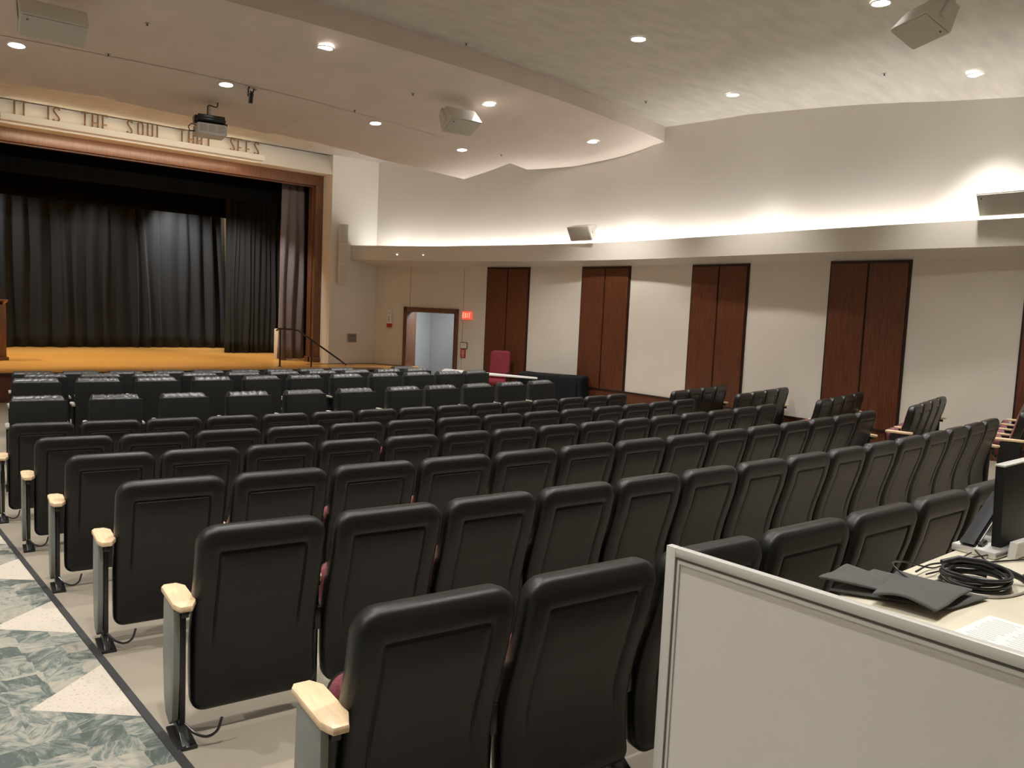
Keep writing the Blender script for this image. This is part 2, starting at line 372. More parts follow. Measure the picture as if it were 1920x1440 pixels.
SK = [mb.bm.verts.new((V[i][-1].co.x, V[i][-1].co.y, V[i][-1].co.z + .14)) for i in range(6)]
for i in range(5): mb.bm.faces.new((V[i][-1], V[i + 1][-1], SK[i + 1], SK[i]))
struct(mb, 'ceiling_cloud_front', CEIL, angle=30)
# ------------------------------------------------------------------ wood panels on the right wall
PAN = [(14.29, 13.07), (11.62, 10.35), (8.89, 7.67), (6.21, 5.0), (3.56, 2.34)]
PLAB = ['between the red exit sign and the black draped table, behind the burgundy chair', 'just right of the black draped table', 'behind the second group of four side chairs from the stage',
        'tallest looking one, behind the dark chairs near the right', 'cut off by the right edge of the photo']
for (a, b), l in zip(PAN, PLAB):
    a *= KS; b *= KS; p0, ang = wall_at((a + b) / 2)
    e = empty('wood_wall_panel', (0, 0, 0), 0, 'pair of tall mahogany boards set in the side wall, ' + l, 'wall panel', 'mahogany wall panels')
    fr = wallband(a, b, -1.53, 1.0, .002, .018, 'backing', DKWOOD, e)
    m = (a + b) / 2
    for q0, q1 in ((a - .035, m + .018), (m - .018, b + .035)):
        o = wallband(q0, q1, -1.53, .955, .012, .040, 'board', MAHOG, e)
# fabric panel seams around the door
for y0, z0 in ((17.45, .0), (15.86, .0)):
    o = wallband(y0, y0 - .02, z0 - 1.55 if y0 < 16 else 0, .98, .0, .004, 'trim_9', TANW); o['kind'] = 'structure'
# ------------------------------------------------------------------ doorway and the corridor behind
dd = MB()
wo = .02
def casing():
    p0, _ = wall_at(DY0 + .11); p1, _ = wall_at(DY1 - .11); ux = (p1 - p0); L_ = ux.length; th = atan2(ux.y, ux.x)
    e = empty('door_1', (p0.x, p0.y, 0), th); e['kind'] = 'structure'
    # local x runs along the wall, local y points out of the room
    def part(a, b, n, m=MAHOG2, bev=.006):
        k = MB(); k.span(a, b, bev=bev); o = k.build(n, m, e); return o
    part((0, -.04, FZ), (.115, .36, -.02), 'jamb'); part((L_ - .115, -.04, FZ), (L_, .22, -.02), 'jamb'); part((0, -.04, -.14), (L_, .22, -.02), 'head')
    k = MB(); k.span((-.6, 1.9, FZ), (L_ + 1.2, 2.0, .6)); k.span((L_ + .5, .2, FZ), (L_ + .6, 2, .6)); k.span((-.7, .2, FZ), (-.6, 2, .6)); k.span((-.7, .2, .3), (L_ + .6, 2, .4))
    k.span((.72, 1.2, FZ), (.80, 1.9, .3)); k.span((.80, 1.45, FZ), (1.05, 1.9, .3))
    o = k.build('corridor', CORR, e, smooth=False)
    ld = bpy.data.lights.new('corridor_lamp', 'AREA'); ld.energy = 24; ld.size = .8; ld.color = (.93, .98, 1)
    lo = bpy.data.objects.new('corridor_lamp', ld); COL.objects.link(lo); lo.parent = e; lo.location = (L_ / 2 + .2, .9, .28)
casing()
# ------------------------------------------------------------------ curtains
def curtain(name, x0, x1, y, z0, z1, m, label, amp=.07, pitch=.22, cat='curtain', seed=1, flare=0., group=None, th=.012, bow=0.):
    rnd = random.Random(seed); L_ = x1 - x0; n = int(L_ / .018); ph = 0; prof = []
    ks = [(rnd.uniform(.65, 1.5), rnd.uniform(.3, 1.25)) for _ in range(int(L_ / pitch * 2) + 6)]
    u = 0; k = 0; segs = []
    while u < L_ + .01:
        w, a = ks[k % len(ks)]; segs.append((u, w * pitch, a)); u += w * pitch; k += 1
    def off(u):
        for s0, w, a in segs:
            if s0 <= u < s0 + w: return a * (sin(pi * (u - s0) / w) ** 1.6) * amp
        return 0.
    mb = MB(); rows = []; nz = 14
    for j in range(nz + 1):
        t = j / nz; row = []
        for i in range(n + 1):
            u = L_ * i / n
            s = .55 + .45 * (1 - t) ** .8
            drift = .05 * sin(u * 1.7 + seed) * (1 - t) + .015 * sin(7 * t + u * 9)
            row.append((x0 + u + drift * (0 if i in (0, n) else 1) + bow * (1 - t) * (u / L_ - .5), y - off(min(max(u + .02 * sin(5 * t + u * 3), 0), L_)) * s - flare * (1 - t) ** 2, z0 + (z1 - z0) * t))
        rows.append(row)
    V = mb.grid(rows)
    o = mb.build(name, m, recalc=False, angle=180)
    sm = o.modifiers.new('thick', 'SOLIDIFY'); sm.thickness = th
    tag(o, label, cat, group); return o
curtain('stage_curtain', -2.6, 9.47, 25.0, -1.53, 3.3, CURT, 'long black pleated curtain across the back of the stage', amp=.30, pitch=.34, seed=4, bow=.34)
curtain('stage_curtain', 8.62, 10.35, 22.55, -1.53, 3.3, CURT, 'narrow black pleated side curtain in front of the right end of the long one', amp=.15, pitch=.15, seed=9)
curtain('stage_curtain', 10.5, 11.4, 21.6, -1.53, 3.3, CURT, 'black side curtain deep in the stage corner behind the mauve grey one', amp=.07, pitch=.15, seed=19)
curtain('stage_curtain', 9.02, 9.60, 19.85, -1.50, 3.15, CURTG, 'gathered mauve grey house curtain beside the right side of the stage opening', amp=.13, pitch=.17, seed=5, bow=.1)
curtain('stage_curtain', 9.50, 9.95, 20.1, -1.50, 3.15, CURT, 'thin black curtain between the mauve grey one and the wooden frame', amp=.06, pitch=.12, seed=6)
VAL = mat('valance_velour', (.004, .004, .0042), .95, bump=.3, bscale=250, spec=.1)
curtain('stage_valance', -2.6, 11.4, 20.3, 2.45, 3.6, VAL, 'black pleated valance hanging just behind the top of the stage opening', amp=.05, pitch=.3, cat='valance', seed=12)
curtain('stage_valance', -2.6, 11.4, 23.3, 2.27, 3.9, VAL, 'second black valance hanging deeper over the stage', amp=.05, pitch=.3, cat='valance', seed=15)
# wooden lectern on stage, only its side is in view
e = empty('lectern', (2.74, 20.45, -1.54), 0, 'dark red wooden lectern on the stage at the left edge of the photo', 'lectern')
k = MB(); k.box((0, 0, .62), (.56, .42, 1.14), bev=.01); k.build('body', MAHOG2, e)
k = MB(); k.box((0, 0, .035), (.64, .5, .07), bev=.01); k.build('base', MAHOG2, e)
k = MB(); k.box((0, .02, 1.24), (.64, .5, .035), rx=-.18, bev=.008); k.build('top', MAHOG2, e)
# cabinet/white cooler half hidden behind the rail post
e = empty('stage_cabinet', (9.16, 20.1, -1.54), 0, 'small white cabinet on stage partly hidden by the mauve grey curtain', 'cabinet')
k = MB(); k.box((0, 0, .4), (.22, .3, .8), bev=.012); k.build('body', OFFW, e)
k = MB(); k.box((-.03, -.16, .62), (.08, .02, .16), bev=.004); k.build('panel', TGREY, e)
# ------------------------------------------------------------------ stage stairs and rail
st = empty('stage_stairs', (0, 0, 0), 0, 'dark wood steps going down from the right end of the stage', 'stairs')
for i in range(3):
    k = MB(); k.span((9.05 + .32 * i, 17.42, FZ), (9.05 + .32 * (i + 1), 18.44, -1.54 - .13 * (i + 1)), bev=.006); k.build('step', MAHOG, st)
k = MB(); k.prism([(8.6, FZ), (10.4, FZ), (10.4, -1.62), (8.6, -1.56)], 'y', 17.06, 17.34, bev=.004); k.build('cheek_wall', MAHOG2, st)
k = MB(); k.span((8.6, 17.02, -1.575), (10.44, 17.40, -1.54), bev=.005); k.build('cap', MAHOG2, st)
hr = empty('handrail', (0, 0, 0), 0, 'thin black metal handrail at the right end of the stage', 'handrail')
k = MB(); k.tube([(8.12, 18.02, -.70), (8.14, 17.95, -.66), (8.40, 17.75, -.66), (8.52, 17.70, -.69), (9.80, 17.72, -1.50)], .022); k.build('rail', BSTEEL, hr)
k = MB(); k.cyl((8.17, 17.93, -1.54), (8.17, 17.93, -.67), .02); k.build('post', BSTEEL, hr)
k = MB(); k.cyl((8.86, 17.71, -1.56), (8.86, 17.71, -.91), .018); k.build('post', BSTEEL, hr)
k = MB(); k.cyl((8.17, 17.93, -1.54), (8.17, 17.93, -1.53), .05); k.build('base_flange', BSTEEL, hr)
# ------------------------------------------------------------------ lettering above the stage
GLY = {
 'I': [[(.5, 0), (.5, 1)]], 'T': [[(0, 1), (1, 1)], [(.5, 0), (.5, 1)]], 'L': [[(0, 1), (0, 0), (.9, 0)]],
 'H': [[(0, 0), (0, 1)], [(1, 0), (1, 1)], [(0, .33), (1, .33)]], 'E': [[(1, 1), (0, 1), (0, 0), (1, 0)], [(0, .33), (.85, .33)]],
 'O': [[(0, .15), (0, .85), (.15, .97), (.5, 1), (.85, .97), (1, .85), (1, .15), (.85, .03), (.5, 0), (.15, .03), (0, .15)]],
 'U': [[(0, 1), (0, .15), (.15, .03), (.5, 0), (.85, .03), (1, .15), (1, 1)]],
 'A': [[(0, 0), (0, .85), (.15, .97), (.5, 1), (.85, .97), (1, .85), (1, 0)], [(0, .33), (1, .33)]],
 'S': [[(1, .84), (.9, .96), (.55, 1), (.2, .96), (.05, .84), (.1, .70), (.85, .32), (.97, .17), (.8, .03), (.45, 0), (.12, .03), (0, .16)]]}
LX = [('I', 2.765, 2.79), ('T', 2.883, 2.969), ('I', 3.309, 3.335), ('S', 3.406, 3.51), ('T', 3.897, 3.99), ('H', 4.075, 4.169), ('E', 4.255, 4.345), ('S', 4.702, 4.791), ('O', 4.901, 4.992), ('U', 5.083, 5.175),
      ('L', 5.268, 5.345), ('T', 5.709, 5.8), ('H', 5.892, 5.985), ('A', 6.066, 6.156), ('T', 6.255, 6.347), ('S', 6.766, 6.858), ('E', 6.935, 7.022), ('E', 7.115, 7.2), ('S', 7.296, 7.392)]
sg = empty('stage_inscription', (0, 0, 0), 0, 'thin bronze capitals reading IT IS THE SOUL THAT SEES on the shelf over the stage', 'sign')
for g, xa, xb in LX:
    k = MB(); w = xb - xa
    for s in GLY[g]:
        k.tube([((xa + (w if g != 'I' else .026) * u) * KS, 18.555, (3.155 + .25 * v) * KS) for u, v in s], .018, 6)
    o = k.build('letter', LETM, sg)
# ------------------------------------------------------------------ downlights
def lamp(name, typ, loc, energy, col=(1, .965, .92), size=.08, **kw):
    d = bpy.data.lights.new(name, typ); d.energy = energy; d.color = col
    if typ == 'SPOT': d.shadow_soft_size = size; d.spot_size = kw.get('angle', 2.5); d.spot_blend = kw.get('blend', 1.)
    elif typ == 'AREA': d.shape = 'RECTANGLE'; d.size = kw['sx']; d.size_y = kw['sy']; d.spread = kw.get('spread', pi)
    else: d.shadow_soft_size = size
    o = bpy.data.objects.new(name, d); COL.objects.link(o); o.location = loc
    if 'to' in kw: o.rotation_euler = (Vector(kw['to']) - Vector(loc)).to_track_quat('-Z', 'Y').to_euler()
    return o
def make_downlight():
    e = empty('recessed_downlight', (0, 0, 0))
    k = MB(); n = 28
    prof = [(.112, 0), (.112, -.006), (.098, -.011), (.088, -.004), (.086, 0)]
    k.grid([[(r * cos(2 * pi * i / n), r * sin(2 * pi * i / n), z) for i in range(n + 1)] for r, z in prof])
    bmesh.ops.remove_doubles(k.bm, verts=k.bm.verts, dist=1e-5); k.build('trim_ring', WHITEM, e)
    k = MB(); k.cyl((0, 0, -.007), (0, 0, -.0025), .087, 28); k.build('lens', LAMP, e)
    return e
DL0 = make_downlight()
rad = lambda R, X: ((X) * KS, (CY - sqrt(R * R - (X - CX) ** 2)) * KS)
DL = []
for (x, y, z), l in zip([(1.885, 11.687, 2.93), (4.33, 11.384, 2.93), (6.929, 11.778, 2.93), (9.133, 12.385, 2.93)],
        ['left end, below the left speaker', 'left of the small black hanging camera', 'between projector and middle speaker', 'right end, nearest the side wall']):
    DL.append((x, y, z, 'round glowing downlight in the front ceiling, ' + l, 0))
for (x, y, z), l in zip([(4.735, 9.281, 3.085), (7.583, 9.67, 3.03), (10.277, 10.145, 3.0)],
        ['left one of three just ahead of the ceiling step', 'ahead of the ceiling step, right above the middle speaker', 'right one of three ahead of the ceiling step']):
    DL.append((x, y, z, 'round glowing downlight, ' + l, 1))
for (x, y, z), l in zip([(7.794, 6.986, 3.42), (10.581, 7.525, 3.40), (8.299, 4.182, 3.3), (10.355, 3.994, 3.03)],
        ['left of two just behind the step', 'right of two just behind the step', 'cut by the top of the photo', 'near the right edge of the photo']):
    DL.append((x, y, z, 'round glowing downlight in the dark rear ceiling, ' + l, 2))
for R_, X_, z_ in [(24.6, -.7, 2.93), (26.5, -1.0, 3.09), (28.95, 5.0, 3.43), (28.95, 2.2, 3.43), (28.95, -.6, 3.43), (31.75, 5.2, 3.4), (31.75, 2.1, 3.4), (31.75, -1.0, 3.4),
                   (34.6, 8.6, 3.0), (34.6, 6.0, 3.3), (34.6, 3.3, 3.4), (34.6, .6, 3.4), (34.6, -1.8, 3.4)]:
    x, y = X_, CY - sqrt(R_ * R_ - (X_ - CX) ** 2)
    DL.append((x, y, z_, 'round ceiling downlight outside the picture, over the rear or left seats', 3))
def surf_z(x, y):
    """height of the ceiling surface (shell metres)"""
    X, Y = x / KS, y / KS; R = hypot(X - CX, Y - CY); rc = interp(RC, X)
    if R > 26.95: return ceil_z(x, y), 0.
    if R >= rc: return interp(ZA, R) * KS, 0.
    rf = interp(RF, X); t = (rc - R) / (rc - rf); return (2.945 - .145 * t - .012 * sin(pi * t)) * KS, .1
for i, (x, y, z, l, kind) in enumerate(DL):
    e = DL0 if i == 0 else copy_tree(DL0)
    z2, tl = surf_z(x * KS, y * KS)
    s = (z2 - .004) / (z * KS) if kind < 3 else 1.
    X, Y = x * KS * s, y * KS * s
    z2, tl = surf_z(X, Y)
    e.location = (X, Y, z2 - .003); e.rotation_euler = (-tl * 1.0, 0, 0)
    if kind == 3: e['group'] = 'downlights outside the picture'
    else: e['group'] = 'recessed ceiling downlights'
    e['label'] = l; e['category'] = 'downlight'
    lamp('downlight_lamp', 'SPOT', (X, Y, z2 - .05), (E_FRONT if kind == 0 else E_DOWN), size=.07, angle=(1.45 if X > 10.6 and kind == 2 else 1.85), blend=.9)
# ------------------------------------------------------------------ cove strips behind the fascia
cv = [((a[0] + b[0]) / 2, (a[1] + b[1]) / 2, hypot(a[0] - b[0], a[1] - b[1]), atan2(b[1] - a[1], b[0] - a[0])) for a, b in zip(FP[::2], FP[2::2]) if a[1] < 18.4]
for x, y, L_, an in cv:
    n_ = max(1, round(L_ / 1.3))
    for q in range(n_):
        f = (q + .5) / n_ - .5
        px, py = x + cos(an) * L_ * f + .30 * abs(sin(an)), y + sin(an) * L_ * f + .05
        w, _ = wall_at(min(py, 18.4)); px = min(px, w.x - .14)
        o = bpy.data.objects.new('x', None)
        e = empty('cove_light_strip', (px, py, zb + .10), an, 'slim light strip hidden in the trough behind the wall fascia', 'light strip', 'cove light strips behind the fascia')
        k = MB(); k.box((0, 0, 0), (L_ / n_ * .93, .06, .05), bev=.006); k.build('housing', WHITEM, e)
        bpy.data.objects.remove(o)
        lo = lamp('cove_lamp', 'AREA', (px, py, zb + .14), E_COVE * L_ / n_, col=(1, .97, .93), sx=L_ / n_ * .9, sy=.04)
        lo.rotation_euler = (pi, 0, -an); 
# warm glow above and below the lettering shelf
lo = lamp('shelf_lamp', 'AREA', (5.3, 18.34, 3.14), 13, col=(1, .74, .46), sx=5.0, sy=.05, spread=2.6)
lo.rotation_euler = (radians(25), 0, 0)
lo = lamp('shelf_lamp', 'AREA', (5.3, 18.50, 3.36), 2, col=(1, .74, .45), sx=5.0, sy=.04, spread=2.8)
lo.rotation_euler = (pi, 0, 0)
lo = lamp('cloud_cove_lamp', 'AREA', (5.6, 13.75, 3.22), 22, col=(1, .84, .64), sx=6.5, sy=.08, spread=1.5, to=(5.6, 18.6, 3.42))
# stage lamps over the platform
for x in (1.2, 3.8, 6.2):
    lamp('stage_lamp', 'SPOT', (x, 20.9, 3.4), E_STAGE, col=(1, .80, .50), size=.15, angle=1.75, blend=.7, to=(x + .2, 20.8, -1.5))
lamp('stage_lamp', 'SPOT', (8.6, 20.8, 3.3), E_STAGE * .45, col=(1, .83, .58), size=.12, angle=1.5, blend=.8, to=(8.9, 20.9, -1.5))
lamp('stage_lamp', 'SPOT', (7.3, 23.75, 3.1), 330, col=(1, .98, .95), size=.06, angle=1.3, blend=1, to=(8.3, 24.9, 1.0))
lamp('stage_lamp', 'SPOT', (2.6, 23.6, 3.1), 150, col=(1, .98, .95), size=.06, angle=1.7, blend=1, to=(4.2, 24.9, -.9))
lamp('stage_lamp', 'SPOT', (5.2, 23.6, 3.1), 90, col=(1, .98, .95), size=.06, angle=1.5, blend=1, to=(6.6, 24.9, -.9))
lamp('stage_lamp', 'SPOT', (8.2, 21.2, 3.0), 200, col=(1, .95, .88), size=.08, angle=1.2, blend=1, to=(9.6, 22.5, -.6))
lamp('stage_lamp', 'SPOT', (7.9, 18.9, 2.7), 120, col=(1, .9, .8), size=.06, angle=.9, blend=1, to=(9.3, 19.8, -.2))
lamp('wall_lamp', 'POINT', (10.3, 24.8, 2.2), 22, col=(1, .85, .65), size=.2)
# ------------------------------------------------------------------ auditorium chair
def sstep(a, b, v): t = max(0., min(1., (v - a) / (b - a))); return t * t * (3 - 2 * t)
BP = [(.05, .082), (.10, .090), (.18, .106), (.27, .114), (.36, .108), (.46, .086), (.56, .056), (.66, .027), (.76, .008), (.85, .004)]
def prof(z):
    z = max(.05, min(.85, z))
    for (a, p), (b, q) in zip(BP, BP[1:]):
        if z <= b: t = (z - a) / (b - a); return p + (q - p) * (t * t * (3 - 2 * t) * .35 + t * .65)
    return BP[-1][1]
def outline(w, z0, z1, rt, rb, d, dt=1., ns=12, na=6):
    """left chain of a rounded rectangle inset by d, bottom to top"""
    W = w - d; Z0 = z0 + d; Z1 = z1 - d * dt
    r1 = max(rt - d, .012); r0 = max(rb - d, .010); ch = []
    for i in range(na + 1):
        t = pi / 2 * i / na; ch.append((-(W - r0) - r0 * sin(t), Z0 + r0 - r0 * cos(t)))
    for i in range(1, ns): ch.append((-W, Z0 + r0 + (Z1 - r1 - Z0 - r0) * i / ns))
    for i in range(na + 1):
        t = pi / 2 * i / na; ch.append((-(W - r1) - r1 * cos(t), Z1 - r1 + r1 * sin(t)))
    return ch
def slab(mb, w, z0, z1, rt, rb, steps, yf, dt=1., back=True, fill_both=None, ns=12):
    """concentric loops; steps = [(inset, y offset)], yf(x, z, off) -> y"""
    loops = []
    for d, off in steps:
        L_ = outline(w, z0, z1, rt, rb, d, dt, ns)
        A = [mb.bm.verts.new((x, yf(x, z, off), z)) for x, z in L_]; B = [mb.bm.verts.new((-x, yf(-x, z, off), z)) for x, z in L_]
        loops.append((A, B))
    for (A, B), (A2, B2) in zip(loops, loops[1:]):
        for i in range(len(A) - 1):
            mb.bm.faces.new((A[i], A2[i], A2[i + 1], A[i + 1])); mb.bm.faces.new((B[i], B[i + 1], B2[i + 1], B2[i]))
        mb.bm.faces.new((A[0], B[0], B2[0], A2[0])); mb.bm.faces.new((A[-1], A2[-1], B2[-1], B[-1]))
    for A, B in ((loops[-1]), (loops[0])) if fill_both else ((loops[-1]),):
        for i in range(len(A) - 1): mb.bm.faces.new((A[i], A[i + 1], B[i + 1], B[i]))
    return mb
ARM = [(-.043, .03), (-.043, .245), (-.030, .268), (.018, .268), (.043, .225), (.043, .045), (.018, -.018), (-.025, -.018)]
def armrest(parent, x, z=.555, mid=False):
    if mid: z = .545
    k = MB(); k.prism([(x + a * (.55 if mid else 1), (b * .62 + .13) if mid else b) for a, b in ARM], 'z', z - .024, z, bev=.006); return k.build('armrest', MAPLE, parent)
def standard(parent, x, mid=False):
    k = MB(); k.box((x, .085 + .09 * mid, .28), (.024, .055, .54), bev=.006); k.box((x, .11 + .10 * mid, .510), (.028, .18 - .04 * mid, .03), bev=.004)
    k.box((x, .17, .36), (.032, .10, .10), bev=.008)
    leg = k.build('support_leg', BSTEEL, parent)
    dy = .09 * mid; k = MB(); k.box((x, .07 + dy, .008), (.075, .20, .012), bev=.003); k.prism([(-.02 + dy, .01), (.16 + dy, .01), (.115 + dy, .06), (.055 + dy, .06)], 'x', x - .016, x + .016, bev=.004)
    for yy in (-.01, .145): k.cyl((x + .018, yy + dy, .012), (x + .018, yy + dy, .022), .009, 8)
    k.build('foot_plate', BSTEEL, leg)
    return leg
def make_chair(P, kind):
    """kind: 'end' has the aisle end panel, 'mid', 'last' closes the row on its other side"""
    e = empty('auditorium_chair', (0, 0, 0)); w = P / 2 - .0185
    k = MB()
    g = lambda z: sstep(.30, .42, z)
    yr = lambda x, z, o: prof(z) + .012 - o[0] - o[1] * g(z)
    st = [(.012, (-.050, 0)), (.002, (-.040, 0)), (0, (-.02, 0)), (0, (.004, 0)), (.003, (.012, 0)), (.010, (.021, 0)), (.020, (.027, 0)), (.034, (.030, 0)), (.056, (.030, 0)), (.075, (.030, 0)), (.078, (.030, -.003)), (.080, (.030, -.010)), (.084, (.030, -.011)), (.087, (.030, -.004)), (.091, (.030, -.0025)), (.13, (.030, -.002))]
    slab(k, w, .085, .835, .075, .05, st, yr, dt=1.22)
    k.build('back_shell', BPLAST, e, angle=80)
    k = MB(); yf = lambda x, z, o: prof(z) + .02 + o
    slab(k, w - .03, .28, .80, .07, .04, [(0, .0), (0, .045), (.006, .052), (.02, .056), (.05, .060), (.09, .062)], yf)
    k.build('back_cushion', BURG, e, angle=80)
    # folded seat
    k = MB(); yf = lambda x, z, o: .235 + (z - .36) * .16 - o
    slab(k, w - .035, .335, .545, .06, .05, [(0, -.02), (0, 0), (.006, .018), (.02, .032), (.05, .040), (.1, .043)], yf)
    k.build('seat_cushion', BURG, e, angle=80)
    k = MB(); yf = lambda x, z, o: .255 + (z - .36) * .16 + o
    slab(k, w - .035, .325, .545, .06, .05, [(0, -.004), (0, .01), (.01, .02), (.04, .028), (.1, .03)], yf)
    k.build('seat_pan', BPLAST, e, angle=80)
    xl = -P / 2
    END = kind in ('end', 'sideend')
    if END: xl -= .02
    standard(e, xl, not END); armrest(e, xl, mid=not END)
    if END:
        k = MB(); k.prism([(.03, .525), (.215, .525), (.225, .30), (.20, .13), (.165, .07), (.10, .055), (.055, .09), (.03, .25)], 'x', xl - .040, xl - .015, bev=.006)
        k.build('end_panel', GPANEL if kind == 'end' else BPLAST, e)
        k = MB(); k.tube(spline([(xl, .02, .085), (xl + .03, -.01, .055), (xl + .07, -.03, .04), (xl + .105, -.04, .06), (xl + .12, -.045, .11)], 5), .0055, 8); k.build('hook', BSTEEL, e)
    if kind == 'last': standard(e, P / 2); armrest(e, P / 2)
    return e
ORD = ['first', 'second', 'third', 'fourth', 'fifth', 'sixth', 'seventh', 'eighth', 'ninth', 'tenth', 'eleventh', 'twelfth', 'thirteenth', 'fourteenth', 'fifteenth']
PROTO = {}
def chair(kind, pc, x, y, z, rz, sz, label, group, cat='theatre seat'):
    key = (kind, pc)
    if key not in PROTO: PROTO[key] = e = make_chair(pc, kind) if kind in ('end', 'mid', 'last', 'sideend') else make_cov(kind)
    else: e = copy_tree(PROTO[key])
    e.location = (x, y, z); e.rotation_euler = (0, 0, rz); e.scale = (1, 1, sz)
    tag(e, label, cat, group); return e
ROWN = ['nearest row to the camera', 'second row from the camera', 'third row from the camera', 'fourth row from the camera', 'fifth row from the camera', 'curved row nearest the boxy chairs']
for k, r in enumerate(LAY['rows']):
    b = r['b']; n = len(b) - 1
    for i in range(n):
        a = (b[i] + b[i + 1]) / 2; P = (b[i + 1] - b[i]) * r['R']; P = min((.52, .535, .55, .565, .58), key=lambda v: abs(v - P))
        x, y = pol(r['R'], a); fz = floor_z(x, y)
        kind = 'end' if i == 0 else ('last' if i == n - 1 and k > 0 else 'mid')
        if i == 0: l = 'black theatre seat with grey end panel beside the carpet, %s' % ROWN[k]
        elif kind == 'last': l = 'black theatre seat, last one farthest from the carpet, %s' % ROWN[k]
        else: l = 'black theatre seat, %s from the carpet, %s' % (ORD[i], ROWN[k])
        chair(kind, P, x, y, fz, a, (r['z'] - fz) / .835, l, 'theatre seats in the ' + ROWN[k].split(',')[0])
SIDEN = ['farthest of the side groups of four', 'side group second closest to the stage', 'side group before the widest-looking mahogany panel', 'side group against pale wall at the right']
for s, nm in zip(LAY['side'][:4], SIDEN):
    d = Vector(s['d']); rz = atan2(d.y, d.x); p0 = Vector(s['p']) - d * .24; s['pitch'] = min(s['pitch'], .548)
    for i in range(4):
        q = p0 + d * (s['pitch'] * (i + .0)); fz = floor_z(q.x, q.y)
        P = min((.52, .535, .55, .565, .58), key=lambda v: abs(v - s['pitch']))
        chair('sideend' if i == 0 else ('last' if i == 3 else 'mid'), P, q.x, q.y, fz, rz, (s['z'] - fz) / .835,
              'black theatre seat, %s from its aisle, %s' % (ORD[i], nm), nm)
g = LAY['g1']
for i in range(4):
    x, y = g[0] + .2 + .57 * i, g[1] + .16 * i; fz = floor_z(x, y)
    chair('sideend' if i == 0 else ('last' if i == 3 else 'mid'), .58, x, y, fz, .27, (-.82 + .0 - fz) / .835,
          'black theatre seat, %s from its aisle, side group cut by the right edge' % ORD[i], 'side block seats at the right edge')
# ------------------------------------------------------------------ boxy chairs at the front
def make_cov(kind):
    e = empty('boxy_chair', (0, 0, 0))
    k = MB(); k.box((0, 0, .60), (.515, .022, .70), bev=.005); k.box((-.245, .05, .60), (.02, .10, .68), bev=.004); k.box((.245, .05, .60), (.02, .10, .68), bev=.004)
    k.build('back_panel', BFAB, e)
    k = MB(); rows = []; rnd = random.Random(kind == 'covb'); nx = 26
    pr = [(.014, .93), (.02, .955), (.04, .972), (.07, .985), (.11, .992), (.15, .985), (.18, .95), (.19, .88), (.19, .5), (.014, .5)]
    wr = [rnd.uniform(-.006, .006) for _ in range(nx + 1)]
    for i in range(nx + 1):
        x = -.238 + .476 * i / nx; ed = min(1, min(i, nx - i) / 1.5 + .5)
        rows.append([(x, y_, .93 + (z_ - .93) * ed + wr[i] * (1 if z_ > .95 else 0)) for y_, z_ in pr + pr[:1]])
    V = k.grid(rows); k.bm.faces.new(V[0][:-1]); k.bm.faces.new(V[-1][:-1])
    bmesh.ops.remove_doubles(k.bm, verts=k.bm.verts, dist=1e-5)
    k.build('back_cushion', BVIN, e, angle=60)
    k = MB(); k.box((0, .36, .43), (.46, .42, .11), bev=.03); k.build('seat_cushion', BVIN, e)
    for sx in (-1, 1):
        k = MB(); k.prism([(sx * .268 + u, v) for u, v in ((-.024, .03), (.024, .03), (.024, .30), (.012, .33), (-.012, .33), (-.024, .30))], 'z', .655, .68, bev=.006); k.build('armrest', TGREY, e)
        k = MB(); k.box((sx * .268, .14, .33), (.03, .07, .64), bev=.006); k.box((sx * .268, .14, .01), (.045, .30, .02), bev=.005); k.build('support_leg', BSTEEL, e)
    k = MB(); k.box((0, .14, .34), (.54, .04, .05), bev=.005); k.build('cross_bar', BSTEEL, e)
    return e
CN = ['boxy row nearest the camera', 'second boxy row from the camera', 'third boxy row from the camera', 'boxy row closest to the stage']
for ci, c in enumerate(LAY['cov']):
    A = list(c['a'])
    if ci == 0: A = [A[0] - .715 / c['R']] + A
    if ci == 1: A[0] = A[1] - .67 / c['R']
    for i in range(1, len(A)):
        if A[i] - A[i - 1] < .602 / c['R']: A[i] = A[i - 1] + .602 / c['R']
    for i, a in enumerate(A):
        x, y = pol(c['R'], a); fz = floor_z(x, y)
        l = 'black boxy chair, wrinkled grey top, %s from the left, %s' % (ORD[i], CN[ci])
        if i == len(A) - 1: l = 'black boxy chair, wrinkled grey top, right-hand end, %s' % CN[ci]
        e = chair('cov' if i % 2 else 'covb', 0, x, y, fz, a + .012 * sin(i * 2.3 + ci), (c['z'] - fz) / .965, l, CN[ci], 'chair')
# ------------------------------------------------------------------ things by the side door
e = empty('folding_table', (0, 0, 0), 0, 'long white folding table standing below the doorway and fire signs', 'table')
p = [(10.31, 14.42), (11.36, 12.46), (11.40, 12.49), (11.12, 13.45), (10.72, 14.85)]
k = MB(); k.prism(p, 'z', -1.40, -1.362, bev=.006); k.build('tabletop', WHITEM, e)
for a, b in ((10.5, 14.4), (10.75, 14.6), (11.3, 12.68), (11.15, 13.2)):
    k = MB(); k.cyl((a, b, FZ), (a, b, -1.39), .016); k.build('leg', BSTEEL, e)
